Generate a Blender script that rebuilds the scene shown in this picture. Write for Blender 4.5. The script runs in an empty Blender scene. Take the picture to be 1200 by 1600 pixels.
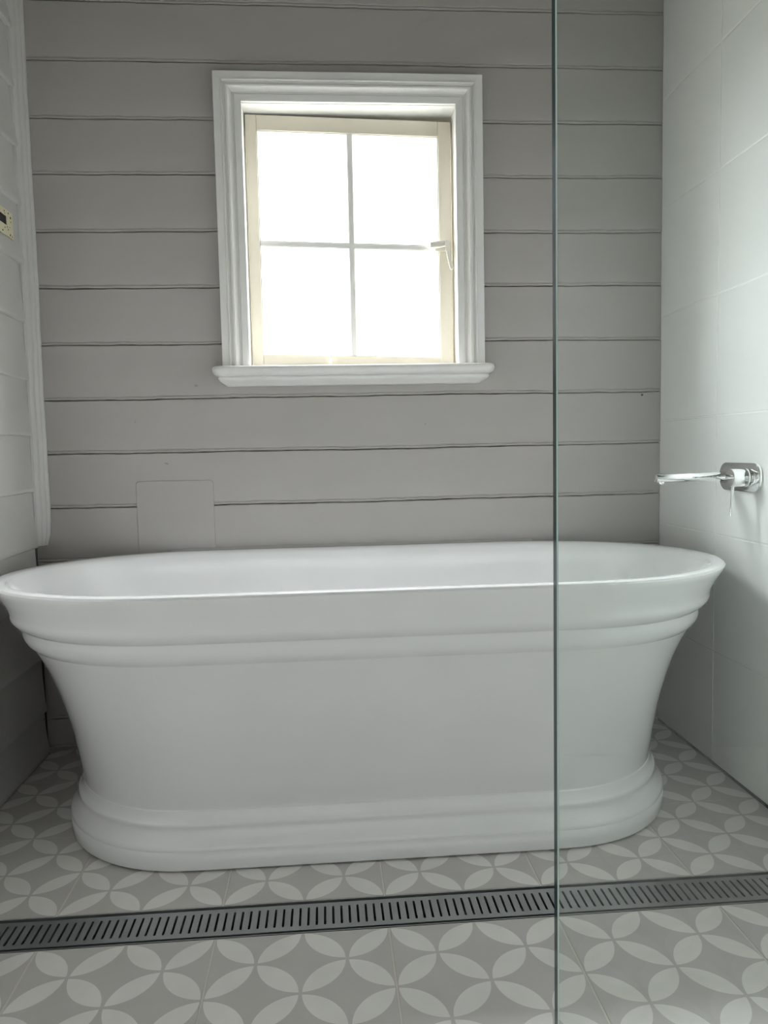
import bpy, bmesh, math, random
from mathutils import Matrix, Vector
random.seed(7)
scene = bpy.context.scene
col = scene.collection

# ------------------------------------------------------------------ camera
F_PX = 1196.85
YAW, PITCH, ROLL = 0.0750, 0.0790, -0.0204
CAM = Vector((-0.9833, -2.1958, 0.8271))
fw = Vector((math.sin(YAW) * math.cos(PITCH), math.cos(YAW) * math.cos(PITCH), -math.sin(PITCH)))
rt = Vector((math.cos(YAW), -math.sin(YAW), 0))
up = rt.cross(fw)
r2 = rt * math.cos(ROLL) + up * math.sin(ROLL)
u2 = -rt * math.sin(ROLL) + up * math.cos(ROLL)
cd = bpy.data.cameras.new('camera')
cd.sensor_fit = 'HORIZONTAL'
cd.sensor_width = 36.0
cd.lens = 36.0 * F_PX / 1200.0
cd.clip_start = 0.02
cam = bpy.data.objects.new('camera', cd)
col.objects.link(cam)
cam.matrix_world = Matrix(((r2.x, u2.x, -fw.x, CAM.x), (r2.y, u2.y, -fw.y, CAM.y), (r2.z, u2.z, -fw.z, CAM.z), (0, 0, 0, 1)))
scene.camera = cam

# ------------------------------------------------------------------ sky (bright overcast) and exposure
SKY = 128.0
w = bpy.data.worlds.new('overcast_sky')
scene.world = w
w.use_nodes = True
nt = w.node_tree
nt.nodes.clear()
wo = nt.nodes.new('ShaderNodeOutputWorld')
bg = nt.nodes.new('ShaderNodeBackground')
tc = nt.nodes.new('ShaderNodeTexCoord')
sp = nt.nodes.new('ShaderNodeSeparateXYZ')
rp = nt.nodes.new('ShaderNodeValToRGB')
mp = nt.nodes.new('ShaderNodeMapRange')
mp.inputs['From Min'].default_value = -1.0
mp.inputs['From Max'].default_value = 1.0
rp.color_ramp.elements[0].position = 0.485
rp.color_ramp.elements[0].color = (0.060, 0.062, 0.055, 1)      # ground below the horizon
rp.color_ramp.elements[1].position = 0.515
rp.color_ramp.elements[1].color = (0.700, 0.730, 0.745, 1)     # bright overcast, the zenith brighter than the horizon
e = rp.color_ramp.elements.new(1.0)
e.color = (0.955, 1.0, 1.03, 1)
bg.inputs['Strength'].default_value = SKY
nt.links.new(tc.outputs['Generated'], sp.inputs[0])
nt.links.new(sp.outputs['Z'], mp.inputs['Value'])
nt.links.new(mp.outputs[0], rp.inputs[0])
nt.links.new(rp.outputs[0], bg.inputs['Color'])
nt.links.new(bg.outputs[0], wo.inputs[0])
w.cycles.sampling_method = 'MANUAL'
w.cycles.sample_map_resolution = 256

vs = scene.view_settings
scene.display_settings.display_device = 'sRGB'
vs.view_transform = 'Standard'
vs.look = 'None'
vs.exposure = 0.0
vs.gamma = 1.0
vs.use_curve_mapping = False
scene.cycles.use_denoising = True
scene.cycles.max_bounces = 14
scene.cycles.diffuse_bounces = 4
scene.cycles.glossy_bounces = 6
scene.cycles.transparent_max_bounces = 12
scene.cycles.caustics_reflective = False
scene.cycles.caustics_refractive = False
scene.cycles.sample_clamp_indirect = 8.0
scene.cycles.sample_clamp_direct = 4.0
scene.cycles.filter_width = 1.2

# room dimensions (metres): right tiled wall at x=0, back board wall at y=0
RW = 1.788
REAR = -2.75
CEIL = 2.55
# opening of the added fill window (behind the camera)
R2X0, R2X1, R2Z0, R2Z1 = -1.02, -0.80, 1.80, 1.898
# bathroom window opening in the back wall
WX0, WX1, WZ0, WZ1 = -1.186, -0.597, 1.066, 1.779

def portal(name, loc, rot, sx, sy):
    l = bpy.data.lights.new(name, 'AREA')
    l.shape = 'RECTANGLE'
    l.size, l.size_y = sx, sy
    l.cycles.is_portal = True
    o = bpy.data.objects.new(name, l)
    o.location = loc
    o.rotation_euler = rot
    col.objects.link(o)
portal('daylight_portal', ((WX0 + WX1) / 2, 0.13, (WZ0 + WZ1) / 2), (-math.pi / 2, 0, 0), WX1 - WX0 + .02, WZ1 - WZ0 + .02)
portal('daylight_portal', ((R2X0 + R2X1) / 2, REAR - 0.13, (R2Z0 + R2Z1) / 2), (math.pi / 2, 0, 0), R2X1 - R2X0 + .02, R2Z1 - R2Z0 + .02)

# ------------------------------------------------------------------ materials
def srgb(r, g, b):
    f = lambda c: (c / 255 / 12.92) if c / 255 <= 0.04045 else ((c / 255 + 0.055) / 1.055) ** 2.4
    return (f(r), f(g), f(b), 1)

def new_mat(name):
    m = bpy.data.materials.new(name)
    m.use_nodes = True
    n = m.node_tree.nodes
    return m, n, m.node_tree.links, n['Principled BSDF']

def paint(name, rgb, rough=0.45, bump=0.25, scale=9.0, mott=0.06, streak=(1, 1, 1), fine=120.0):
    """brush-painted surface: faint mottling, low lumps and fine grain"""
    m, n, L, b = new_mat(name)
    c = n.new('ShaderNodeTexCoord')
    mpn = n.new('ShaderNodeMapping')
    mpn.inputs['Scale'].default_value = streak
    L.new(c.outputs['Object'], mpn.inputs[0])
    t1 = n.new('ShaderNodeTexNoise')
    t1.inputs['Scale'].default_value = scale
    t1.inputs['Detail'].default_value = 5
    t2 = n.new('ShaderNodeTexNoise')
    t2.inputs['Scale'].default_value = fine
    t2.inputs['Detail'].default_value = 3
    L.new(mpn.outputs[0], t1.inputs['Vector'])
    L.new(mpn.outputs[0], t2.inputs['Vector'])
    mr = n.new('ShaderNodeMapRange')
    mr.inputs['To Min'].default_value = 1 - mott
    mr.inputs['To Max'].default_value = 1 + mott
    L.new(t1.outputs[0], mr.inputs[0])
    hv = n.new('ShaderNodeHueSaturation')
    hv.inputs['Color'].default_value = rgb
    L.new(mr.outputs[0], hv.inputs['Value'])
    L.new(hv.outputs[0], b.inputs['Base Color'])
    b.inputs['Roughness'].default_value = rough
    ad = n.new('ShaderNodeMath')
    ad.operation = 'MULTIPLY_ADD'
    ad.inputs[1].default_value = 0.12
    L.new(t2.outputs[0], ad.inputs[0])
    L.new(t1.outputs[0], ad.inputs[2])
    bp = n.new('ShaderNodeBump')
    bp.inputs['Strength'].default_value = bump
    bp.inputs['Distance'].default_value = 0.004
    L.new(ad.outputs[0], bp.inputs['Height'])
    L.new(bp.outputs[0], b.inputs['Normal'])
    return m

def plain(name, rgb, rough=0.4, metal=0.0, coat=0.0, bump=0.0, bscale=60):
    m, n, L, b = new_mat(name)
    c = n.new('ShaderNodeTexCoord')
    t = n.new('ShaderNodeTexNoise')
    t.inputs['Scale'].default_value = bscale
    L.new(c.outputs['Object'], t.inputs['Vector'])
    mr = n.new('ShaderNodeMapRange')
    mr.inputs['To Min'].default_value = 0.97
    mr.inputs['To Max'].default_value = 1.03
    L.new(t.outputs[0], mr.inputs[0])
    hv = n.new('ShaderNodeHueSaturation')
    hv.inputs['Color'].default_value = rgb
    L.new(mr.outputs[0], hv.inputs['Value'])
    L.new(hv.outputs[0], b.inputs['Base Color'])
    b.inputs['Roughness'].default_value = rough
    b.inputs['Metallic'].default_value = metal
    b.inputs['Coat Weight'].default_value = coat
    b.inputs['Coat Roughness'].default_value = 0.03
    if bump:
        bp = n.new('ShaderNodeBump')
        bp.inputs['Strength'].default_value = bump
        bp.inputs['Distance'].default_value = 0.002
        L.new(t.outputs[0], bp.inputs['Height'])
        L.new(bp.outputs[0], b.inputs['Normal'])
    return m

def chipped(name, rgb, dark, rough=0.45, scale=9.0, mott=0.05, bump=0.3):
    """painted board with a few small dents and chips of its own"""
    m = paint(name, rgb, rough, bump, scale, mott, (0.35, 1, 1))
    n, L = m.node_tree.nodes, m.node_tree.links
    b = n['Principled BSDF']
    c = n.new('ShaderNodeTexCoord')
    v = n.new('ShaderNodeTexNoise')
    v.inputs['Scale'].default_value = 34
    v.inputs['Detail'].default_value = 1.0
    L.new(c.outputs['Object'], v.inputs['Vector'])
    r = n.new('ShaderNodeMapRange')
    r.inputs['From Min'].default_value = 0.795
    r.inputs['From Max'].default_value = 0.82
    L.new(v.outputs[0], r.inputs[0])
    mx = n.new('ShaderNodeMix')
    mx.data_type = 'RGBA'
    src = b.inputs['Base Color'].links[0].from_socket
    L.new(src, mx.inputs[6])
    mx.inputs[7].default_value = dark
    L.new(r.outputs[0], mx.inputs[0])
    L.new(mx.outputs[2], b.inputs['Base Color'])
    return m

def petal_tile(name, base, petal):
    """flat printed pattern of overlapping circles on a matt porcelain tile"""
    m, n, L, b = new_mat(name)
    T = 0.298
    q = T / 4 * math.sqrt(2)
    R = 0.681
    c = n.new('ShaderNodeTexCoord')
    s = n.new('ShaderNodeSeparateXYZ')
    L.new(c.outputs['Object'], s.inputs[0])
    def M(op, a, bb=None, cc=None):
        k = n.new('ShaderNodeMath')
        k.operation = op
        for i, val in enumerate((a, bb, cc)):
            if val is None:
                continue
            if isinstance(val, (int, float)):
                k.inputs[i].default_value = val
            else:
                L.new(val, k.inputs[i])
        return k.outputs[0]
    inv = 1 / (math.sqrt(2) * q)
    uu = M('MULTIPLY', M('ADD', s.outputs[0], s.outputs[1]), inv)
    vv = M('MULTIPLY', M('SUBTRACT', s.outputs[0], s.outputs[1]), inv)
    fu = M('ABSOLUTE', M('SUBTRACT', M('FRACT', M('ADD', uu, 100.0)), 0.5))
    fv = M('ABSOLUTE', M('SUBTRACT', M('FRACT', M('ADD', vv, 100.0)), 0.5))
    def dist(a, bb):
        return M('SQRT', M('ADD', M('MULTIPLY', a, a), M('MULTIPLY', bb, bb)))
    d0 = dist(fu, fv)
    d1 = dist(M('SUBTRACT', fu, 1.0), fv)
    d2 = dist(fu, M('SUBTRACT', fv, 1.0))
    dm = M('MAXIMUM', d0, M('MINIMUM', d1, d2))
    sm = n.new('ShaderNodeMapRange')
    sm.inputs['From Min'].default_value = R - 0.004
    sm.inputs['From Max'].default_value = R + 0.004
    sm.inputs['To Min'].default_value = 1.0
    sm.inputs['To Max'].default_value = 0.0
    L.new(dm, sm.inputs[0])
    gm = n.new('ShaderNodeNewGeometry')
    t = n.new('ShaderNodeTexNoise')
    t.inputs['Scale'].default_value = 14
    t.inputs['Detail'].default_value = 6
    L.new(gm.outputs['Position'], t.inputs['Vector'])
    mr = n.new('ShaderNodeMapRange')
    mr.inputs['To Min'].default_value = 0.9
    mr.inputs['To Max'].default_value = 1.1
    L.new(t.outputs[0], mr.inputs[0])
    mx = n.new('ShaderNodeMix')
    mx.data_type = 'RGBA'
    mx.inputs[6].default_value = base
    mx.inputs[7].default_value = petal
    L.new(sm.outputs[0], mx.inputs[0])
    hv = n.new('ShaderNodeHueSaturation')
    L.new(mx.outputs[2], hv.inputs['Color'])
    L.new(mr.outputs[0], hv.inputs['Value'])
    L.new(hv.outputs[0], b.inputs['Base Color'])
    b.inputs['Roughness'].default_value = 0.36
    return m

def thin_glass(name, tint, rough=0.0, ior=1.5):
    m, n, L, b = new_mat(name)
    n.remove(b)
    out = n['Material Output']
    tr = n.new('ShaderNodeBsdfTransparent')
    tr.inputs[0].default_value = tint
    gl = n.new('ShaderNodeBsdfGlossy')
    gl.inputs['Roughness'].default_value = rough
    fr = n.new('ShaderNodeFresnel')
    fr.inputs['IOR'].default_value = ior
    # keep the same fresnel from both sides of the sheet
    g = n.new('ShaderNodeNewGeometry')
    io = n.new('ShaderNodeMapRange')
    io.inputs['To Min'].default_value = ior
    io.inputs['To Max'].default_value = 1 / ior
    L.new(g.outputs['Backfacing'], io.inputs[0])
    io2 = n.new('ShaderNodeMath')
    io2.operation = 'MULTIPLY'
    io2.inputs[1].default_value = 1.0
    L.new(io.outputs[0], io2.inputs[0])
    fr.inputs['IOR'].default_value = ior
    mx = n.new('ShaderNodeMixShader')
    # a backfacing hit is where the ray leaves the sheet: no second mirror image
    inv = n.new('ShaderNodeMath')
    inv.operation = 'SUBTRACT'
    inv.inputs[0].default_value = 1.0
    L.new(g.outputs['Backfacing'], inv.inputs[1])
    fm = n.new('ShaderNodeMath')
    fm.operation = 'MULTIPLY'
    L.new(fr.outputs[0], fm.inputs[0])
    L.new(inv.outputs[0], fm.inputs[1])
    f2 = n.new('ShaderNodeMath')
    f2.operation = 'MULTIPLY'
    f2.inputs[1].default_value = 1.8
    f2.use_clamp = True
    L.new(fm.outputs[0], f2.inputs[0])
    n.remove(io2)
    n.remove(io)
    L.new(f2.outputs[0], mx.inputs[0])
    L.new(tr.outputs[0], mx.inputs[1])
    L.new(gl.outputs[0], mx.inputs[2])
    L.new(mx.outputs[0], out.inputs[0])
    return m

M_BOARD = chipped('grey_board_paint', (0.375, 0.353, 0.334, 1), (0.28, 0.26, 0.24, 1))
M_LEFT = chipped('pale_weatherboard_paint', (0.56, 0.545, 0.525, 1), (0.28, 0.26, 0.24, 1))
M_TRIM = paint('white_trim_paint', (0.72, 0.705, 0.68, 1), 0.35, 0.3, 14, 0.05)
M_SASH = paint('cream_sash_paint', (0.66, 0.61, 0.51, 1), 0.4, 0.25, 11, 0.06)
M_PUTTY = paint('white_glazing_putty', (0.82, 0.81, 0.78, 1), 0.5, 0.4, 30, 0.04)
M_CORE = plain('dark_wall_cavity', (0.10, 0.09, 0.08, 1), 0.9)
M_WALL = paint('white_plaster', (0.60, 0.59, 0.57, 1), 0.6, 0.1, 5, 0.03)
M_CEIL = paint('dimmed_ceiling_paint', (0.30, 0.29, 0.27, 1), 0.7, 0.1, 5, 0.03)  # unseen ceiling darkened to hold back light from the upper wall
M_TILE = plain('white_wall_tile_glaze', (0.87, 0.875, 0.86, 1), 0.24, 0, 0.0, 0.05, 5)
M_GROUT = plain('pale_wall_grout', (0.82, 0.82, 0.80, 1), 0.8)
M_FLOOR = petal_tile('petal_pattern_tile', (0.50, 0.48, 0.46, 1), (0.73, 0.71, 0.68, 1))
M_FGROUT = plain('grey_floor_grout', (0.62, 0.59, 0.54, 1), 0.85)
M_BATH = plain('white_gloss_acrylic', (0.795, 0.795, 0.79, 1), 0.10, 0, 0.5, 0, 4)
M_SEAL = plain('grey_silicone', (0.42, 0.41, 0.39, 1), 0.5)
M_CHROME = plain('polished_chrome', (0.86, 0.87, 0.88, 1), 0.04, 1.0)
M_STEEL = plain('brushed_gunmetal_steel', (0.37, 0.385, 0.39, 1), 0.34, 0.85, 0, 0.04, 300)
M_BLACK = plain('black_channel', (0.012, 0.014, 0.016, 1), 0.4)
M_GLASS = thin_glass('clear_screen_glass', (0.955, 0.975, 0.962, 1))
M_PANE = thin_glass('window_pane_glass', (0.98, 0.985, 0.985, 1))
M_CREAM = plain('cream_painted_steel', (0.72, 0.665, 0.47, 1), 0.5, 0, 0, 0.1, 80)
M_HOLE = plain('dark_hole', (0.012, 0.011, 0.010, 1), 0.9)
M_SHADE = plain('dark_joint', (0.05, 0.05, 0.048, 1), 0.8)
M_HARD = paint('cream_painted_metal', (0.66, 0.63, 0.56, 1), 0.35, 0.3, 40, 0.05)
M_DIM_SILL = paint('dimmed_sill_timber', (0.20, 0.185, 0.165, 1), 0.8, 0.4, 25, 0.2)  # inner sill darkened so less skylight bounces onto the sash
M_TIMBER = paint('bare_timber', (0.50, 0.38, 0.22, 1), 0.7, 0.3, 30, 0.2)

# edge of the glass sheet: deep green-black, glossy
def edge_mat():
    m, n, L, b = new_mat('green_glass_edge')
    b.inputs['Base Color'].default_value = (0.010, 0.028, 0.030, 1)
    b.inputs['Roughness'].default_value = 0.08
    b.inputs['Specular IOR Level'].default_value = 0.22
    return m
M_EDGE = edge_mat()
def edge_light():
    m, n, L, b = new_mat('lit_green_chamfer')
    b.inputs['Base Color'].default_value = (0.50, 0.62, 0.58, 1)  # bright reflection along the near chamfer, put into the colour
    b.inputs['Roughness'].default_value = 0.15
    return m
M_LIT_CHAMFER = edge_light()

# ------------------------------------------------------------------ helpers
def mesh_obj(name, bm, mat, parent=None, smooth=False, loc=None):
    me = bpy.data.meshes.new(name)
    bmesh.ops.recalc_face_normals(bm, faces=bm.faces[:])
    if smooth:
        for f in bm.faces:
            f.smooth = True
    bm.to_mesh(me)
    bm.free()
    for mm in (mat if isinstance(mat, (list, tuple)) else [mat]):
        me.materials.append(mm)
    o = bpy.data.objects.new(name, me)
    col.objects.link(o)
    if loc is not None:
        o.location = loc
    if parent is not None:
        o.parent = parent
    return o

def sharp(o, ang=35):
    """smooth shading except across edges sharper than ang degrees"""
    me = o.data
    for p in me.polygons:
        p.use_smooth = True
    bm = bmesh.new()
    bm.from_mesh(me)
    for ed in bm.edges:
        if len(ed.link_faces) == 2 and ed.calc_face_angle(0) > math.radians(ang):
            ed.smooth = False
    bm.to_mesh(me)
    bm.free()
    return o

def empty(name, loc=(0, 0, 0), parent=None):
    o = bpy.data.objects.new(name, None)
    o.empty_display_size = 0.05
    o.location = loc
    col.objects.link(o)
    if parent is not None:
        o.parent = parent
    return o

def tag(o, label=None, cat=None, group=None, kind=None):
    if label:
        o['label'] = label
    if cat:
        o['category'] = cat
    if group:
        o['group'] = group
    if kind:
        o['kind'] = kind
    return o

def box(bm, x0, x1, y0, y1, z0, z1, bev=0.0, seg=2):
    r = bmesh.ops.create_cube(bm, size=1.0)
    vsx = r['verts']
    for v in vsx:
        v.co = Vector((x0 + (v.co.x + .5) * (x1 - x0), y0 + (v.co.y + .5) * (y1 - y0), z0 + (v.co.z + .5) * (z1 - z0)))
    if bev:
        ed = list({ee for v in vsx for ee in v.link_edges})
        bmesh.ops.bevel(bm, geom=ed, offset=bev, segments=seg, affect='EDGES', profile=0.5)
    return vsx

def box_obj(name, mat, parent, x0, x1, y0, y1, z0, z1, bev=0.0, seg=2):
    bm = bmesh.new()
    box(bm, x0, x1, y0, y1, z0, z1, bev, seg)
    return mesh_obj(name, bm, mat, parent)

def sweep(bm, rings, closed=True, caps=True):
    """skin a list of rings (lists of points)"""
    vv = [[bm.verts.new(p) for p in r] for r in rings]
    n = len(vv[0])
    for a, b in zip(vv[:-1], vv[1:]):
        for i in range(n if closed else n - 1):
            j = (i + 1) % n
            bm.faces.new((a[i], a[j], b[j], b[i]))
    if caps and closed:
        bm.faces.new(vv[0][::-1])
        bm.faces.new(vv[-1])
    return vv

def tube(bm, p0, p1, ra, rb=None, n=32, cap_bev=0.0):
    p0, p1 = Vector(p0), Vector(p1)
    rb = ra if rb is None else rb
    d = (p1 - p0).normalized()
    t = Vector((0, 0, 1)) if abs(d.z) < .9 else Vector((1, 0, 0))
    a = d.cross(t).normalized()
    b = d.cross(a)
    def ring(c, r):
        return [c + a * r * math.cos(2 * math.pi * i / n) + b * r * math.sin(2 * math.pi * i / n) for i in range(n)]
    rs = []
    if cap_bev:
        rs += [ring(p0, ra - cap_bev), ring(p0 + d * cap_bev * .3, ra - cap_bev * .3), ring(p0 + d * cap_bev, ra)]
        rs += [ring(p1 - d * cap_bev, rb), ring(p1 - d * cap_bev * .3, rb - cap_bev * .3), ring(p1, rb - cap_bev)]
    else:
        rs = [ring(p0, ra), ring(p1, rb)]
    sweep(bm, rs)

def catmull(pts, k=5):
    out = []
    n = len(pts)
    for i in range(n - 1):
        p0 = pts[max(i - 1, 0)]
        p1, p2 = pts[i], pts[i + 1]
        p3 = pts[min(i + 2, n - 1)]
        for j in range(k):
            t = j / k
            out.append(tuple(0.5 * ((2 * b) + (-a + c) * t + (2 * a - 5 * b + 4 * c - d) * t * t + (-a + 3 * b - 3 * c + d) * t ** 3)
                             for a, b, c, d in zip(p0, p1, p2, p3)))
    out.append(tuple(pts[-1]))
    return out

# ------------------------------------------------------------------ FLOOR
TS = RW / 6.0                    # 298 mm tiles, six across the room
bm = bmesh.new()
box(bm, -RW - .1, 0.1, REAR - .12, -0.925, -0.10, -0.0008)
box(bm, -RW - .1, 0.1, -0.829, 0.12, -0.10, -0.0008)
box(bm, -RW - .1, 0.1, -0.925, -0.829, -0.10, -0.05)
floor = tag(mesh_obj('floor', bm, M_FGROUT), 'floor of pale grey petal-pattern tiles', kind='structure')
def floor_tile(mesh_cache, i, yc, y0, y1):
    xc = -RW + TS * (i + .5)
    key = (round(y0 - yc, 4), round(y1 - yc, 4))
    if key not in mesh_cache:
        bm = bmesh.new()
        g = 0.0015
        box(bm, -TS / 2 + g, TS / 2 - g, y0 - yc + g, y1 - yc - g, -0.009, 0.0, 0.0007, 1)
        o = mesh_obj('tile', bm, M_FLOOR, floor)
        mesh_cache[key] = o.data
    else:
        o = bpy.data.objects.new('tile', mesh_cache[key])
        col.objects.link(o)
        o.parent = floor
    o.location = (xc, yc, random.uniform(-.0002, .0002))
cache = {}
DF, DN = -0.829, -0.925          # far and near lip of the drain slot
rows = [(DF + TS / 2 + k * TS, DF + k * TS, min(DF + (k + 1) * TS, -0.002)) for k in range(3)]
rows += [(DN - TS / 2 - k * TS, max(DN - (k + 1) * TS, REAR), DN - k * TS) for k in range(7)]
for yc_, y0_, y1_ in rows:
    for i in range(6):
        floor_tile(cache, i, yc_, y0_, y1_)

# ------------------------------------------------------------------ BACK WALL of painted boards
bm = bmesh.new()
WY0, WY1 = 0.012, 0.11
box(bm, -RW - .1, WX0 - .0065, WY0, WY1, -.1, CEIL)
box(bm, WX1 + .0065, .1, WY0, WY1, -.1, CEIL)
box(bm, WX0 - .0065, WX1 + .0065, WY0, WY1, -.1, WZ0 - .0205)
box(bm, WX0 - .0065, WX1 + .0065, WY0, WY1, WZ1 + .0065, CEIL)
wall_back = tag(mesh_obj('wall_back', bm, M_CORE), 'back wall of pale grey painted horizontal boards', kind='structure')

SEAMS = [1.8884, 1.7376, 1.5910, 1.4393, 1.2893, 1.1352, 0.9853, 0.8355, 0.6854]
while SEAMS[0] < CEIL - .1:
    SEAMS.insert(0, SEAMS[0] + 0.1505)
while SEAMS[-1] > 0.1:
    SEAMS.append(SEAMS[-1] - 0.1502)
SEAMS.append(0.0)
SEAMS.insert(0, CEIL)
def wave(seed):
    ph = [random.Random(seed * 31 + k).uniform(0, 6.28) for k in range(4)]
    return lambda x: 0.0011 * math.sin(3.1 * x + ph[0]) + 0.0007 * math.sin(9.7 * x + ph[1]) + 0.0004 * math.sin(31 * x + ph[2]) + 0.0003 * math.sin(71 * x + ph[3])
waves = {i: wave(i) for i in range(len(SEAMS))}
def board_back(i, x0, x1, cut=None):
    """tongue-and-groove board with a small bead on its lower edge, between seam i and seam i+1"""
    zt, zb = SEAMS[i], SEAMS[i + 1]
    wt, wb = waves[i], waves[i + 1]
    dy = random.Random(i * 7 + int(x0 * 100)).uniform(-.0006, .0006)
    nseg = max(4, int((x1 - x0) / 0.018))
    jr = random.Random(i * 13 + int(x0 * 50))
    xs = [x0 + (x1 - x0) * k / nseg for k in range(nseg + 1)]
    if cut:
        xs = sorted(set(xs + [cut[0] - .001, cut[0], cut[1], cut[1] + .001]))
    bw = wave(i + 90)
    rings = []
    for x in xs:
        b, t = zb + wb(x) + jr.uniform(-.0002, .0009), zt + wt(x) - jr.uniform(-.0002, .0006)
        if cut and cut[0] <= x <= cut[1]:
            if cut[2] == 'bottom':
                b = cut[3]
            else:
                t = cut[3]
        h = t - b
        y = dy + bw(x) * .5
        prof = [(0.0115, b + .0004), (0.0040, b + .0006), (0.0012, b + .0014), (0.0, b + .0030), (0.0004, b + .0062), (0.0020, b + .0078),
                (0.0024, b + .0086), (0.0004, b + .0105), (0.0, b + .0125), (0.0, b + h * .35), (0.0, b + h * .65), (0.0, t - .0030), (0.0012, t - .0010), (0.0035, t - .0005), (0.0115, t - .0004)]
        rings.append([(x, yy + (y if yy < .01 else 0), z) for yy, z in prof])
    bm = bmesh.new()
    sweep(bm, rings)
    sharp(mesh_obj('board', bm, M_BOARD, wall_back), 14)
XL, XR = -RW - .01, 0.0012
for i in range(len(SEAMS) - 1):
    zt, zb = SEAMS[i], SEAMS[i + 1]
    if zb >= WZ1 or zt <= WZ0 - .02:
        board_back(i, XL, XR)
    elif zt > WZ1 + .03:
        board_back(i, XL, XR, (WX0 - .012, WX1 + .012, 'bottom', WZ1 + .015))
    elif zb < WZ0 - .03:
        board_back(i, XL, XR, (WX0 - .012, WX1 + .012, 'top', WZ0 - .02))
    else:
        board_back(i, XL, WX0 - .012)
        board_back(i, WX1 + .012, XR)
# let-in repair patch low on the wall
bm = bmesh.new()
px0, px1, pz0, pz1, rr = -1.515, -1.300, 0.36, 0.757, 0.010
out = [(px0, pz0), (px1, pz0)]
out += [(px1 - rr + rr * math.cos(a), pz1 - rr + rr * math.sin(a)) for a in [k * math.pi / 12 for k in range(7)]]
out += [(px0 + rr + rr * math.cos(a), pz1 - rr + rr * math.sin(a)) for a in [math.pi / 2 + k * math.pi / 12 for k in range(7)]]
ins = lambda d: [((x - (px0 + px1) / 2) * (1 - d / .107) + (px0 + px1) / 2, (z - (pz0 + pz1) / 2) * (1 - d / .2) + (pz0 + pz1) / 2) for x, z in out]
sweep(bm, [[(x, 0.003, z) for x, z in out], [(x, -.0012, z) for x, z in out], [(x, -.0022, z) for x, z in ins(.0016)]])
pp = mesh_obj('patch_panel', bm, M_BOARD, wall_back)
pp['label'] = 'smooth rectangular repair patch let into the boards'

bm = bmesh.new()
bmesh.ops.create_uvsphere(bm, u_segments=12, v_segments=8, radius=.0032)
for v in bm.verts:
    v.co = Vector((v.co.x - .0549, v.co.y * .3 - .0008, v.co.z + .9763))
nh = mesh_obj('nail_hole', bm, M_HOLE, wall_back, True)

# ------------------------------------------------------------------ LEFT WALL of weatherboards
wall_left = tag(box_obj('wall_left', M_CORE, None, -RW - .11, -RW - .004, REAR - .1, 0.0, -.1, CEIL), 'left wall of painted lapped weatherboards', kind='structure')
LS = [1.952, 1.801, 1.648, 1.496, 1.344, 1.191, 1.037, 0.885, 0.735, 0.583, 0.430, 0.276, 0.127]
while LS[0] < CEIL - .1:
    LS.insert(0, LS[0] + 0.152)
LS.append(0.0)
LS.insert(0, CEIL)
for i in range(len(LS) - 1):
    zt, zb = LS[i], LS[i + 1]
    wt, wb = wave(i + 40), wave(i + 41)
    rings = []
    n = 70
    for k in range(n + 1):
        y = -0.030 + (REAR + 0.030) * k / n if k != 1 else -0.055
        b, t = zb + wb(y) * 1.2, zt + wt(y) * 1.2
        j = wave(i + 60)(y) * .6
        lip = 0.0165 + j
        prof = [(-.002, b + .001), (lip - .004, b + .0005), (lip - .001, b + .0022), (lip, b + .005), (lip - .001, b + .014), (lip - .004, b + .030), (0.0075, b + (t - b) * .6), (0.005, t + .010), (-.002, t + .010)]
        if i == 0:
            prof = [(x, min(z, CEIL)) for x, z in prof]
        if k == 0 and zb < 1.25:      # shrunken board ends leave an open crack beside the corner moulding
            g0, g1 = random.Random(i).uniform(-.0445, -.0415), random.Random(i + 5).uniform(-.049, -.0445)
            rings.append([(-RW + x, g1 + (g0 - g1) * (z - b) / (t - b), z) for x, z in prof])
        else:
            rings.append([(-RW + x, y, z) for x, z in prof])
    bm = bmesh.new()
    sweep(bm, rings)
    sharp(mesh_obj('board', bm, M_LEFT, wall_left), 40)

# corner moulding between the two board walls
bm = bmesh.new()
pr = [(-.004, .002), (.037, .002), (.037, -.004), (.0345, -.0075), (.031, -.009), (.030, -.013), (.0285, -.017), (.025, -.0195), (.0215, -.020), (.0205, -.0235), (.019, -.0285),
      (.0155, -.0325), (.012, -.034), (.0115, -.037), (.0095, -.041), (-.004, -.041)]
zs = [0.585 + (CEIL - 0.585) * k / 60 for k in range(61)]
wv, wv2 = wave(201), wave(207)
rings = []
for k, z in enumerate(zs):
    f = 1.0
    if k == 0:
        f = .72
    elif k == 1:
        f = .93
    rings.append([(-RW + x * f + wv(z) * .8, y * f + wv2(z) * .8 - .0005, z) for x, y in pr])
sweep(bm, rings)
sharp(tag(mesh_obj('trim_1', bm, M_LEFT), 'painted corner moulding between the two board walls', kind='structure'), 40)

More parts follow.
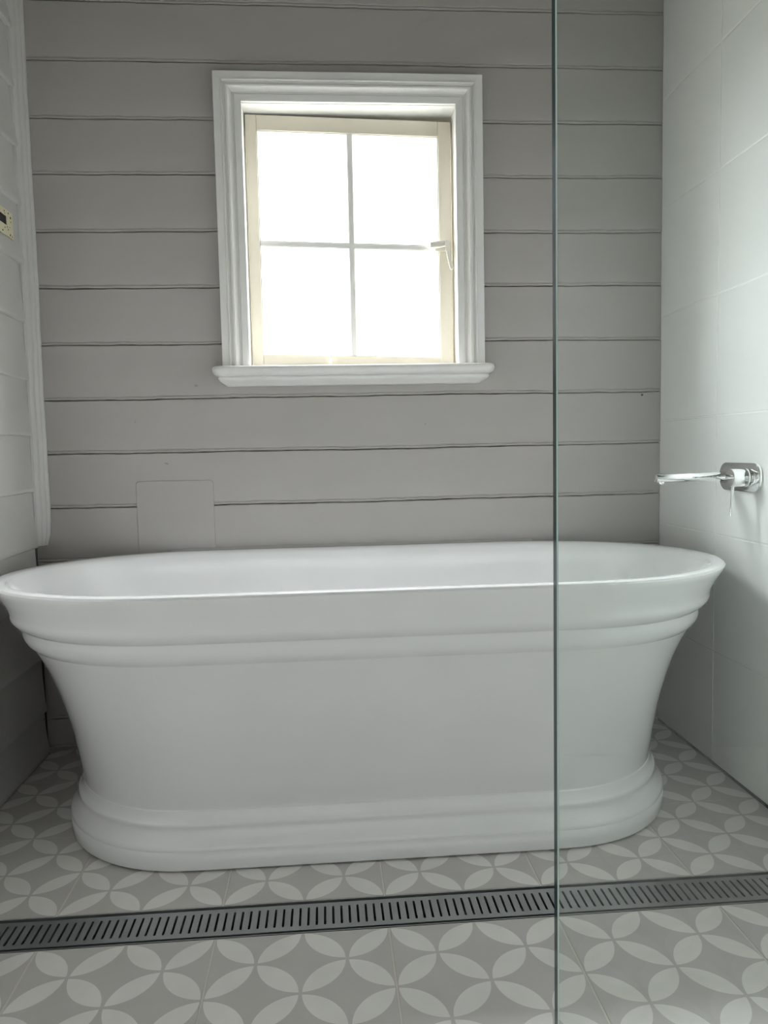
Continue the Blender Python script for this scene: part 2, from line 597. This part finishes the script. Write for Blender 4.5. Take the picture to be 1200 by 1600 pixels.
# ------------------------------------------------------------------ RIGHT WALL of white tiles
wall_right = tag(box_obj('wall_right', M_GROUT, None, 0.0017, 0.11, REAR - .1, 0.012, -.1, CEIL), 'right wall of large white glazed tiles', kind='structure')
cols_y = [(-0.328, -0.0010)]
yy = -0.328
while yy > REAR:
    cols_y.append((max(yy - 0.6, REAR), yy))
    yy -= 0.6
tcache = {}
for (ya, yb) in cols_y:
    for r in range(9):
        z0, z1 = 0.3 * r + (0.006 if r == 0 else 0), min(0.3 * (r + 1), CEIL)
        key = (round(yb - ya, 4), round(z1 - z0, 4))
        g = 0.0016
        if key not in tcache:
            bm = bmesh.new()
            box(bm, 0.0, 0.009, ya - yb + g, -g, g, z1 - z0 - g, 0.0016, 2)
            o = mesh_obj('tile', bm, M_TILE, wall_right)
            tcache[key] = o.data
        else:
            o = bpy.data.objects.new('tile', tcache[key])
            col.objects.link(o)
            o.parent = wall_right
        o.location = (random.uniform(-.0003, .0002), yb, z0)
        o.rotation_euler = (0, random.uniform(-.0008, .0008), random.uniform(-.0006, .0006))
tag(box_obj('trim_2', M_SHADE, None, -0.0006, 0.002, REAR, -0.003, -0.001, 0.0058), 'dark movement joint along the foot of the tiled wall', kind='structure')

# ------------------------------------------------------------------ REAR WALL, CEILING (behind the camera)
bm = bmesh.new()
box(bm, -RW - .1, R2X0, REAR - .1, REAR, -.1, CEIL)
box(bm, R2X1, .1, REAR - .1, REAR, -.1, CEIL)
box(bm, R2X0, R2X1, REAR - .1, REAR, -.1, R2Z0)
box(bm, R2X0, R2X1, REAR - .1, REAR, R2Z1, CEIL)
tag(mesh_obj('wall_rear', bm, M_WALL), 'plain white wall behind the camera', kind='structure')
tag(box_obj('baseboard_rear', M_TRIM, None, -RW + .02, -.002, REAR, REAR + .018, 0.0, 0.14, .004), 'white skirting on the wall behind the camera', kind='structure')
tag(box_obj('ceiling', M_CEIL, None, -RW - .1, .1, REAR - .1, .12, CEIL, CEIL + .1), 'plain ceiling, darkened to cut its bounce light', kind='structure')
w2 = tag(empty('fill_window', ((R2X0 + R2X1) / 2, REAR, R2Z0)), 'added fill window in the unseen wall behind the camera', kind='structure')  # window added to let fill light in from behind the camera
def wpart(name, mat, x0, x1, y0, y1, z0, z1, bev=.002):
    o = box_obj(name, mat, None, x0, x1, y0, y1, z0, z1, bev)
    o.parent = w2
    o.matrix_parent_inverse = Matrix.Translation(-w2.location)
    return o
wpart('frame', M_TRIM, R2X0, R2X0 + .04, REAR - .09, REAR - .03, R2Z0, R2Z1)
wpart('frame', M_TRIM, R2X1 - .04, R2X1, REAR - .09, REAR - .03, R2Z0, R2Z1)
wpart('frame', M_TRIM, R2X0 + .04, R2X1 - .04, REAR - .09, REAR - .03, R2Z0, R2Z0 + .03)
wpart('frame', M_TRIM, R2X0 + .04, R2X1 - .04, REAR - .09, REAR - .03, R2Z1 - .03, R2Z1)
wpart('pane', M_PANE, R2X0 + .04, R2X1 - .04, REAR - .062, REAR - .058, R2Z0 + .03, R2Z1 - .03, 0)

# ------------------------------------------------------------------ WINDOW in the back wall
win = tag(empty('window_1', (-0.892, 0.0, WZ0)), 'small four-pane timber window with moulded white casing', kind='structure')
WINV = Matrix.Translation(-win.location)
def under(o, parent):
    o.parent = parent
    if parent is win:
        o.matrix_parent_inverse = WINV
    return o
# moulded casing: profile (distance inwards from the outer edge, how far it stands off the wall)
CW = 0.0745
prof = [(0, 0.0), (0, -.027), (.0015, -.0285), (.0195, -.0285), (.0205, -.0305), (.0232, -.0310), (.0245, -.0290), (.0255, -.0235), (.0290, -.0225), (.0315, -.0255), (.0345, -.0280), (.0385, -.0275),
        (.0420, -.0240), (.0440, -.0185), (.0480, -.0135), (.0530, -.0125), (.0540, -.0150), (.0555, -.0165), (.0715, -.0165), (.0735, -.0155), (CW, -.0130), (CW, 0.0)]
OX0, OX1, OZ1, OZ0 = -1.2595, -0.5245, 1.8555, 1.068
def wob(k):
    f = wave(k)
    return lambda t: f(t * 2.0) * .55
def casing_side(sign, xo):
    bm = bmesh.new()
    n = 26
    f = wob(300 + sign)
    rings = []
    for k in range(n + 1):
        rings.append([(xo + sign * d, y + f(OZ0 + k * .03) * .6, (OZ0 + (OZ1 - d - OZ0) * k / n)) for d, y in prof])
    sweep(bm, rings)
    sharp(under(mesh_obj('casing', bm, M_TRIM), win), 30)
casing_side(1, OX0)
casing_side(-1, OX1)
bm = bmesh.new()
n = 26
f = wob(333)
rings = [[(OX0 + d + (OX1 - d - OX0 - d) * k / n, y - .0006 + f(k * .03) * .6, OZ1 - d) for d, y in prof] for k in range(n + 1)]
sweep(bm, rings)
sharp(under(mesh_obj('casing', bm, M_TRIM), win), 30)
# nosed sill with a smaller moulding beneath it, returned at both ends
def sill_ring(d, x0, x1):
    """footprint of the sill at projection d in plan: straight front with rounded ends"""
    return d, x0, x1
def plan(d, x0, x1, z, k=8):
    r = min(d, .022)
    pts = [(x0, 0.004, z)]
    for i in range(k + 1):
        a = math.pi - i * (math.pi / 2) / k
        pts.append((x0 + r + r * math.cos(a), -(d - r + r * math.sin(a)), z))
    for i in range(k + 1):
        a = math.pi / 2 - i * (math.pi / 2) / k
        pts.append((x1 - r + r * math.cos(a), -(d - r + r * math.sin(a)), z))
    pts.append((x1, 0.004, z))
    return pts
SX0, SX1 = -1.2865, -0.5010
bm = bmesh.new()
lv = []
for z, ins_ in [(1.0690, .014), (1.0683, .0075), (1.0660, .0030), (1.0625, .0008), (1.0580, 0), (1.0530, .0008), (1.0480, .0032), (1.0440, .0075), (1.0412, .0130), (1.0400, .0180)]:
    lv.append(plan(.066 - ins_, SX0 + ins_ * .9, SX1 - ins_ * .9, z))
sweep(bm, lv)
sharp(under(mesh_obj('sill', bm, M_TRIM), win), 40)
bm = bmesh.new()
lv = []
for z, ins_ in [(1.0402, .0165), (1.0380, .0150), (1.0350, .0150), (1.0320, .0165), (1.0285, .0200), (1.0245, .0260), (1.0210, .0320), (1.0185, .0365), (1.0165, .0385), (1.0155, .0440)]:
    lv.append(plan(.066 - ins_, SX0 + ins_ * .9, SX1 - ins_ * .9, z))
sweep(bm, lv)
sharp(under(mesh_obj('sill_moulding', bm, M_TRIM), win), 40)
# jambs lining the opening
under(box_obj('jamb', M_PUTTY, None, WX0 - .006, WX0, -.008, .12, WZ0 - .01, WZ1 + .006, .001), win)
under(box_obj('jamb', M_PUTTY, None, WX1, WX1 + .006, -.008, .12, WZ0 - .01, WZ1 + .006, .001), win)
under(box_obj('jamb', M_PUTTY, None, WX0, WX1, -.008, .12, WZ1, WZ1 + .006, .001), win)
under(box_obj('inner_sill', M_DIM_SILL, None, WX0, WX1, 0.004, .14, WZ0 - .02, WZ0, .002), win)
under(box_obj('stop', M_SASH, None, WX0, WX0 + .010, .092, .12, WZ0, WZ1, .001), win)
under(box_obj('stop', M_SASH, None, WX1 - .010, WX1, .092, .12, WZ0, WZ1, .001), win)
st = under(box_obj('stop', M_TIMBER, None, WX0 + .010, WX1 - .010, .088, .12, WZ1 - .032, WZ1, .001), win)
# sash: racked, its rails dropping towards the right
sash = empty('sash')
under(sash, win)
RACK = 0.0265
SASH_Y0, SASH_Y1 = 0.050, 0.086
def rack(bm):
    for v in bm.verts:
        v.co.z -= RACK * (v.co.x - (-1.15))
def spart(name, mat, x0, x1, y0, y1, z0, z1, bev=.002, parent=sash, do=True):
    bm = bmesh.new()
    box(bm, x0, x1, y0, y1, z0, z1, bev, 2)
    if do:
        rack(bm)
    o = mesh_obj(name, bm, mat)
    o.parent = parent
    return o
GX0, GX1 = -1.146, -0.645        # glass left / right
GXM0, GXM1 = -0.9005, -0.8820    # centre bar
SZ1 = 1.775                      # top of sash at its left
GZT, GZB = 1.727, 1.117          # glass top / bottom at the left
GM0, GM1 = 1.4135, 1.4330        # cross bar
spart('stile', M_SASH, WX0 + .003, GX0 - .006, SASH_Y0, SASH_Y1, WZ0 - .004, SZ1)
spart('stile', M_SASH, GX1 + .006, WX1 - .005, SASH_Y0, SASH_Y1, WZ0 + .016, SZ1)
spart('rail', M_SASH, GX0 - .006, GX1 + .006, SASH_Y0, SASH_Y1, GZT + .006, SZ1)
spart('rail', M_SASH, GX0 - .006, GX1 + .006, SASH_Y0, SASH_Y1, WZ0 + .014, GZB - .006)
spart('glazing_bar', M_PUTTY, GXM0 + .0012, GXM1 - .0012, SASH_Y0 + .004, SASH_Y1, GZB - .006, GZT + .006, .002)
spart('glazing_bar', M_PUTTY, GX0 - .006, GXM0 + .004, SASH_Y0 + .0045, SASH_Y1, GM0 + .0012, GM1 - .0012, .002)
spart('glazing_bar', M_PUTTY, GXM1 - .004, GX1 + .006, SASH_Y0 + .0045, SASH_Y1, GM0 + .0012, GM1 - .0012, .002)
for (a, b) in ((GX0, GXM0), (GXM1, GX1)):
    for (c, d) in ((GZB, GM0), (GM1, GZT)):
        p = spart('pane', M_PANE, a - .004, b + .004, .0715, .0745, c - .004, d + .004, 0)
        # moulded rebate round each pane
        bm = bmesh.new()
        o_, i_ = .0065, 0.0
        def ringp(e, y):
            return [(a - e, y, c - e), (b + e, y, c - e), (b + e, y, d + e), (a - e, y, d + e)]
        rr_ = [ringp(o_, SASH_Y0 + .006), ringp(.0045, SASH_Y0 + .0035), ringp(.0030, SASH_Y0 + .0075), ringp(.0022, SASH_Y0 + .0085), ringp(0, .0700), ringp(o_, .0712)]
        vv = [[bm.verts.new(q) for q in r_] for r_ in rr_]
        for k in range(len(vv)):
            A, B = vv[k], vv[(k + 1) % len(vv)]
            for q in range(4):
                bm.faces.new((A[q], A[(q + 1) % 4], B[(q + 1) % 4], B[q]))
        rack(bm)
        mo = mesh_obj('putty_bead', bm, M_PUTTY)
        mo.parent = sash
# fastener on the right stile
fz = 1.4105
fas = empty('window_fastener')
under(fas, win)
def fpart(name, bm, parent=fas, mat=M_HARD):
    o = mesh_obj(name, bm, mat)
    o.parent = parent
    return o
bm = bmesh.new()
box(bm, -.652, -.6085, .0455, .0515, fz - .012, fz + .016, .002)
fpart('back_plate', bm)
bm = bmesh.new()
tube(bm, (-.6215, .047, fz + .008), (-.6215, .024, fz + .008), .0068, .0062, 18, .001)
fpart('pivot', bm)
bm = bmesh.new()
sweep(bm, [[(-.668, .030, fz - .006), (-.668, .046, fz - .006), (-.668, .046, fz + .010), (-.668, .030, fz + .010)],
           [(-.640, .026, fz - .004), (-.640, .044, fz - .004), (-.640, .044, fz + .014), (-.640, .026, fz + .014)],
           [(-.622, .028, fz + .000), (-.622, .044, fz + .000), (-.622, .044, fz + .016), (-.622, .028, fz + .016)]])
bmesh.ops.bevel(bm, geom=bm.edges[:], offset=.0015, segments=1, affect='EDGES')
fpart('tongue', bm)
bm = bmesh.new()
sweep(bm, [[(-.6275, .020, fz + .012), (-.6155, .020, fz + .012), (-.6155, .028, fz + .012), (-.6275, .028, fz + .012)],
           [(-.6235, .016, fz - .020), (-.6130, .016, fz - .020), (-.6130, .024, fz - .020), (-.6235, .024, fz - .020)],
           [(-.6145, .010, fz - .066), (-.6045, .010, fz - .066), (-.6045, .019, fz - .066), (-.6145, .019, fz - .066)],
           [(-.6130, .010, fz - .071), (-.6060, .010, fz - .071), (-.6060, .018, fz - .071), (-.6130, .018, fz - .071)]])
bmesh.ops.bevel(bm, geom=bm.edges[:], offset=.0015, segments=2, affect='EDGES')
fpart('lever', bm)
# peg stay lying along the bottom rail
sty = empty('window_stay')
under(sty, win)
bm = bmesh.new()
box(bm, -1.088, -.955, .030, .0375, WZ0 + .0085, WZ0 + .0125, .001)
fpart('arm', bm, sty)
bm = bmesh.new()
tube(bm, (-.9605, .030, WZ0), (-.9605, .030, WZ0 + .034), .0040, .0034, 16, .0008)
tube(bm, (-.9605, .030, WZ0 + .033), (-.9605, .030, WZ0 + .041), .0062, .0050, 16, .0015)
fpart('peg', bm, sty)
bm = bmesh.new()
box(bm, -.981, -.940, .020, .046, WZ0, WZ0 + .004, .001)
fpart('peg_plate', bm, sty)
bm = bmesh.new()
sweep(bm, [[(-1.010, .012, WZ0 + .001), (-1.010, .022, WZ0 + .001), (-1.010, .022, WZ0 + .006), (-1.010, .012, WZ0 + .006)],
           [(-.985, .004, WZ0 + .001), (-.985, .016, WZ0 + .001), (-.985, .016, WZ0 + .0045), (-.985, .004, WZ0 + .0045)]])
lf = fpart('catch', bm, sty, M_SHADE)
lf['label'] = 'small dark worn metal catch'

# ------------------------------------------------------------------ BATH
BX, BY = -0.889, -0.3735
NB = 30
NR = 216
def ring_pts(z, a, b, s, nx=2.0):
    """stadium-like outline: straight sides of half length s, elliptical ends, curvature eased where they meet"""
    ax = a - s
    q = [(s + ax * abs(math.cos(t)) ** (2 / nx), b * abs(math.sin(t)) ** (2 / nx)) for t in [math.pi / 2 * k / NB for k in range(NB + 1)]]
    q += [(s * (1 - k / 10), b) for k in range(1, 11)]
    loop = q + [(-x, y) for x, y in q[-2::-1]]
    loop = loop + [(x, -y) for x, y in loop[-2:0:-1]]
    n = len(loop)
    cum = [0.0]
    for i in range(n):
        x0, y0 = loop[i]
        x1, y1 = loop[(i + 1) % n]
        cum.append(cum[-1] + math.hypot(x1 - x0, y1 - y0))
    pts, j = [], 0
    for k in range(NR):
        d = cum[-1] * k / NR
        while cum[j + 1] < d:
            j += 1
        t = (d - cum[j]) / max(1e-9, cum[j + 1] - cum[j])
        x0, y0 = loop[j]
        x1, y1 = loop[(j + 1) % n]
        pts.append((x0 + (x1 - x0) * t, y0 + (y1 - y0) * t))
    for _ in range(14):
        pts = [((pts[i - 1][0] + 2 * pts[i][0] + pts[(i + 1) % NR][0]) / 4, (pts[i - 1][1] + 2 * pts[i][1] + pts[(i + 1) % NR][1]) / 4) for i in range(NR)]
    mx, my = max(p[0] for p in pts), max(p[1] for p in pts)
    return [(x * a / mx, y * b / my, z) for x, y in pts]
def law(z, a):
    s = .437 - .265 * (.849 - a)
    b = .365 - (.849 - a) * .35 if z > .112 else .337 - (.701 - a)
    return s, b
def outer(za, k=5, smooth=True):
    pts = catmull(za, k) if smooth else za
    out = []
    for z, a in pts:
        s, b = law(z, a)
        out.append(ring_pts(z, a, b, s))
    return out
bath = tag(empty('bathtub', (BX, BY, 0.0)), 'white freestanding bath with flared ribbed rim and stepped plinth', 'bathtub')
def bpart(name, rings, capb=False):
    bm = bmesh.new()
    vv = sweep(bm, rings, True, False)
    if capb:
        bm.faces.new(vv[-1])
    o = mesh_obj(name, bm, M_BATH, bath, True)
    return o
# lip and slanted rim face down to the first moulded edge
bpart('rim', [ring_pts(z, a, b, s) for z, a, b, s in
      [(0.5572, .8165, .3325, .437), (0.5588, .8185, .3345, .437), (0.5598, .8220, .3380, .437), (0.5606, .8300, .3460, .437), (0.5605, .8410, .3570, .437), (0.5598, .8455, .3615, .437), (0.5580, .8478, .3638, .437), (.5550, .849, .365, .437)]]
      + outer([(.5550, .849), (.546, .8455), (.530, .8340), (.512, .8220), (.500, .8165), (.493, .8145), (.486, .8135), (.479, .8115), (.472, .8060), (.4665, .7985), (.4625, .7900)], 4))
bpart('moulding', outer([(.4625, .7900), (.4605, .7890), (.453, .7885), (.446, .7880), (.438, .7860), (.430, .7815), (.424, .7755), (.4185, .7680)], 4))
bpart('body', outer([(.4185, .7680), (.4165, .7665), (.375, .7420), (.320, .7185), (.245, .6950), (.190, .6835), (.150, .6765), (.128, .6725), (.116, .6710), (.111, .6712)], 5))
bpart('plinth', outer([(.111, .6712), (.106, .6725), (.100, .6745), (.0945, .6775), (.0905, .6810)], 4)
      + outer([(.0900, .6818), (.0880, .6828), (.085, .6832), (.080, .6832), (.076, .6838), (.071, .6855), (.064, .6890), (.057, .6940), (.0525, .6975), (.0495, .6995), (.046, .7008), (.042, .7012), (.0, .7012)][:12] , 3)
      + outer([(.042, .7012), (.020, .7012), (.006, .7012), (.004, .7005), (.004, .670)], 1, False))
# basin: rim edge down to the floor of the bath, corners tightening between the sides and the sloping ends
inn = [(.5572, .8165, .3325, .437, 2.0), (.5530, .8125, .3285, .437, 2.0), (.545, .8085, .3255, .437, 2.0), (.530, .8000, .3220, .436, 2.03), (.500, .7860, .3200, .432, 2.08), (.450, .7560, .3100, .425, 2.14),
       (.400, .7260, .3010, .418, 2.18), (.320, .6850, .2900, .405, 2.2), (.240, .6520, .2800, .390, 2.2), (.190, .6250, .2680, .375, 2.2), (.165, .6000, .2550, .36, 2.2), (.150, .5700, .2350, .34, 2.2), (.142, .520, .200, .30, 2.1), (.139, .40, .15, .22, 2.0), (.138, .05, .03, .02, 2.0)]
bpart('basin', [ring_pts(*q) for q in catmull(inn, 3)], True)
bm = bmesh.new()
tube(bm, (0, 0, .137), (0, 0, .1425), .034, .034, 32, .002)
mesh_obj('waste', bm, M_CHROME, bath, True)
# sealant bead where the straight back of the rim meets the boards
bm = bmesh.new()
rings = []
for k in range(41):
    x = -1.425 + (1.425 - .385) * k / 40
    t = min(1, min(k, 40 - k) / 1.5 + .15)
    y0 = BY + .3655
    rings.append([(x, 0.0012, .5655 * 1), (x, 0.0012, .549), (x, y0 - .001, .549), (x, y0 - .001, .5565), (x, y0 + .003, .5595 + .001 * t), (x, -.001, .5605 + .004 * t)])
sweep(bm, rings)
tag(mesh_obj('sealant_bead', bm, M_SEAL, None, True), 'thin grey sealant bead between bath rim and board wall', 'sealant')

# ------------------------------------------------------------------ LINEAR DRAIN
drain = tag(empty('linear_drain', (-RW / 2, (DF + DN) / 2, -0.03)), 'long slotted gunmetal drain grate set across the tiled floor', 'drain')
DINV = Matrix.Translation(-drain.location)
def dpart(o):
    o.parent = drain
    o.matrix_parent_inverse = DINV
    return o
DX0, DX1 = -RW + .006, -.006
bm = bmesh.new()
box(bm, DX0, DX1, DN + .001, DF - .001, -.0495, -.047)
box(bm, DX0, DX1, DN + .001, DN + .0028, -.047, .0004)
box(bm, DX0, DX1, DF - .0028, DF - .001, -.047, .0004)
box(bm, DX0, DX0 + .0018, DN + .0028, DF - .0028, -.047, .0004)
box(bm, DX1 - .0018, DX1, DN + .0028, DF - .0028, -.047, .0004)
dpart(mesh_obj('channel', bm, M_STEEL))
bm = bmesh.new()
box(bm, DX0 + .002, DX1 - .002, DN + .003, DF - .003, -.0468, -.040)
dpart(mesh_obj('channel_floor', bm, M_BLACK))
# slotted grate: plate with real slots
GY0, GY1 = DN + .0122, DF - .0070
PITCHX = 0.0148
SW, SY0, SY1 = 0.0042, GY0 + .0115, GY1 - .0115
gx0, gx1 = DX0 + .004, DX1 - .004
bm = bmesh.new()
ns = int((gx1 - gx0 - .012) / PITCHX)
x_off = gx0 + (gx1 - gx0 - (ns - 1) * PITCHX) / 2
ZT, ZL = -0.0022, -0.0052
def quad(pts):
    return bm.faces.new([bm.verts.new(p) for p in pts])
for z in (ZT, ZL):
    quad([(gx0, GY0, z), (gx1, GY0, z), (gx1, SY0, z), (gx0, SY0, z)])
    quad([(gx0, SY1, z), (gx1, SY1, z), (gx1, GY1, z), (gx0, GY1, z)])
    xa = gx0
    for k in range(ns + 1):
        xb = x_off + k * PITCHX - SW / 2 if k < ns else gx1
        quad([(xa, SY0, z), (xb, SY0, z), (xb, SY1, z), (xa, SY1, z)])
        # rounded slot ends
        if k < ns:
            xc = x_off + k * PITCHX
            r = SW / 2
            for (yb_, sg) in ((SY0, 1), (SY1, -1)):
                for side in (-1, 1):
                    # corner fillet between slot side and slot end
                    c0 = (xc + side * r, yb_, z)
                    arc = [(xc + side * r * math.cos(t), yb_ + sg * (r - r * math.sin(t)), z) for t in (0, math.pi / 6, math.pi / 3, math.pi / 2)]
                    for q in range(3):
                        quad([c0, arc[q], arc[q + 1]])
        xa = x_off + k * PITCHX + SW / 2
for k in range(ns):
    xc = x_off + k * PITCHX
    for side in (-1, 1):
        x = xc + side * SW / 2
        quad([(x, SY0, ZT), (x, SY1, ZT), (x, SY1, ZL), (x, SY0, ZL)])
    for y in (SY0, SY1):
        quad([(xc - SW / 2, y, ZT), (xc + SW / 2, y, ZT), (xc + SW / 2, y, ZL), (xc - SW / 2, y, ZL)])
for (a, b) in (((gx0, GY0), (gx1, GY0)), ((gx1, GY0), (gx1, GY1)), ((gx1, GY1), (gx0, GY1)), ((gx0, GY1), (gx0, GY0))):
    quad([(a[0], a[1], ZT), (b[0], b[1], ZT), (b[0], b[1], ZL), (a[0], a[1], ZL)])
bmesh.ops.remove_doubles(bm, verts=bm.verts[:], dist=1e-6)
dpart(mesh_obj('grate', bm, M_STEEL))

# ------------------------------------------------------------------ GLASS SCREEN
GLY, GLX = -1.655, -0.8174
screen = tag(empty('shower_screen', (GLX / 2, GLY, 0.0)), 'clear frameless glass shower screen standing in front of the bath', 'shower screen')
SINV = Matrix.Translation(-screen.location)
bm = bmesh.new()
T = 0.010
bm2 = bmesh.new()
box(bm2, GLX + .0011, -.003, GLY, GLY + T, 0.004, 2.05)
o = mesh_obj('pane', bm2, M_GLASS)
o.parent = screen
o.matrix_parent_inverse = SINV
sweep(bm, [[(GLX + .0010, GLY + .0001, z), (GLX, GLY + .0010, z), (GLX, GLY + T - .0010, z), (GLX + .0010, GLY + T - .0001, z)] for z in (.004, 2.05)])
for fc in bm.faces:
    c = fc.calc_center_median()
    if abs(c.x - GLX) > .0002 and c.x < GLX + .0008 and c.y < GLY + T / 2:
        fc.material_index = 1
o = mesh_obj('polished_edge', bm, [M_EDGE, M_LIT_CHAMFER])
o.parent = screen
o.matrix_parent_inverse = SINV
o['label'] = 'dark green polished glass edge'
bm = bmesh.new()
box(bm, -.022, -.0005, GLY - .004, GLY - .0002, .004, 2.05, .001)
box(bm, -.022, -.0005, GLY + T + .0002, GLY + T + .004, .004, 2.05, .001)
o = mesh_obj('wall_channel', bm, M_CHROME)
o.parent = screen
o.matrix_parent_inverse = SINV

# ------------------------------------------------------------------ BATH MIXER on the tiled wall
TY, TZ = -0.447, 0.7495
mix = tag(empty('bath_mixer', (0, TY, TZ)), 'chrome wall-mounted bath spout and lever mixer on oblong plate', 'tap')
def tpart(name, bm, smooth=True, parent=mix):
    o = mesh_obj(name, bm, M_CHROME, parent)
    if smooth:
        sharp(o, 40)
    return o
bm = bmesh.new()
hw, hh, rr = .0895, .0340, .0300
def plate(x, d):
    pts = []
    for (cy, cz, a0) in ((1, 1, 0), (-1, 1, 1), (-1, -1, 2), (1, -1, 3)):
        for k in range(11):
            a = a0 * math.pi / 2 + k * math.pi / 20
            pts.append((x, cy * (hw - rr) + (rr - d) * math.cos(a), cz * (hh - rr) + (rr - d) * math.sin(a)))
    return pts
sweep(bm, [plate(-.0002, 0), plate(-.0050, 0), plate(-.0060, .0004), plate(-.0065, .0012)])
tpart('back_plate', bm)
SPY = 0.052
bm = bmesh.new()
SL = -.186
tube(bm, (-.0060, SPY, 0), (SL, SPY, -.0005), .0112, .0108, 40, .0009)
spout = tpart('spout', bm)
bm = bmesh.new()
tube(bm, (SL + .014, SPY, -.009), (SL + .0145, SPY, -.0158), .0078, .0070, 24, .0008)
tpart('aerator', bm, True, spout)
MY = -0.043
bm = bmesh.new()
tube(bm, (-.0060, MY, 0), (-.0170, MY, 0), .0215, .0215, 44, .0006)
tpart('collar', bm)
bm = bmesh.new()
tube(bm, (-.0172, MY, 0), (-.0520, MY, 0), .0205, .0205, 44, .0010)
body = tpart('handle_body', bm)
bm = bmesh.new()
tube(bm, (-.044, MY, -.018), (-.0475, MY, -.0885), .0034, .0034, 20, .0008)
tpart('lever', bm, True, body)

# ------------------------------------------------------------------ old mounting plate on the weatherboards
PY1, PY0, PZ0, PZ1 = -0.098, -0.205, 1.391, 1.457
plx = -RW + .0140
pl = tag(empty('mounting_plate', (plx, (PY0 + PY1) / 2, PZ0)), 'old cream metal mounting plate with screw holes on left weatherboards', 'mounting plate')
PINV = Matrix.Translation(-pl.location)
def ppart(name, bm, mat):
    o = mesh_obj(name, bm, mat)
    o.parent = pl
    o.matrix_parent_inverse = PINV
    return o
oy0, oy1, oz0, oz1 = -.185, -.1355, 1.4175, 1.4405
bm = bmesh.new()
t0, t1 = plx, plx + .0022
box(bm, t0, t1, PY0, PY1, PZ0, oz0)
box(bm, t0, t1, PY0, PY1, oz1, PZ1)
box(bm, t0, t1, PY0, oy0, oz0, oz1)
box(bm, t0, t1, oy1, PY1, oz0, oz1)
ppart('plate', bm, M_CREAM)
bm = bmesh.new()
box(bm, t0 - .0005, t0 + .0004, oy0 + .0002, oy1 - .0002, oz0 + .0002, oz1 - .0002)
ppart('opening', bm, M_HOLE)
for (hy, hz, hr) in ((-.126, 1.4500, .0022), (-.112, 1.4425, .0030), (-.1115, 1.4320, .0018), (-.150, 1.4495, .0022), (-.130, 1.4085, .0022), (-.1185, 1.3980, .0028), (-.107, 1.3965, .0020), (-.150, 1.4090, .0020), (-.135, 1.4140, .0018), (-.165, 1.3985, .0025), (-.146, 1.4450, .0016), (-.1185, 1.4170, .0014)):
    bm = bmesh.new()
    tube(bm, (t1 - .0006, hy, hz), (t1 + .0002, hy, hz), hr, hr, 14)
    ppart('screw_hole', bm, M_HOLE)
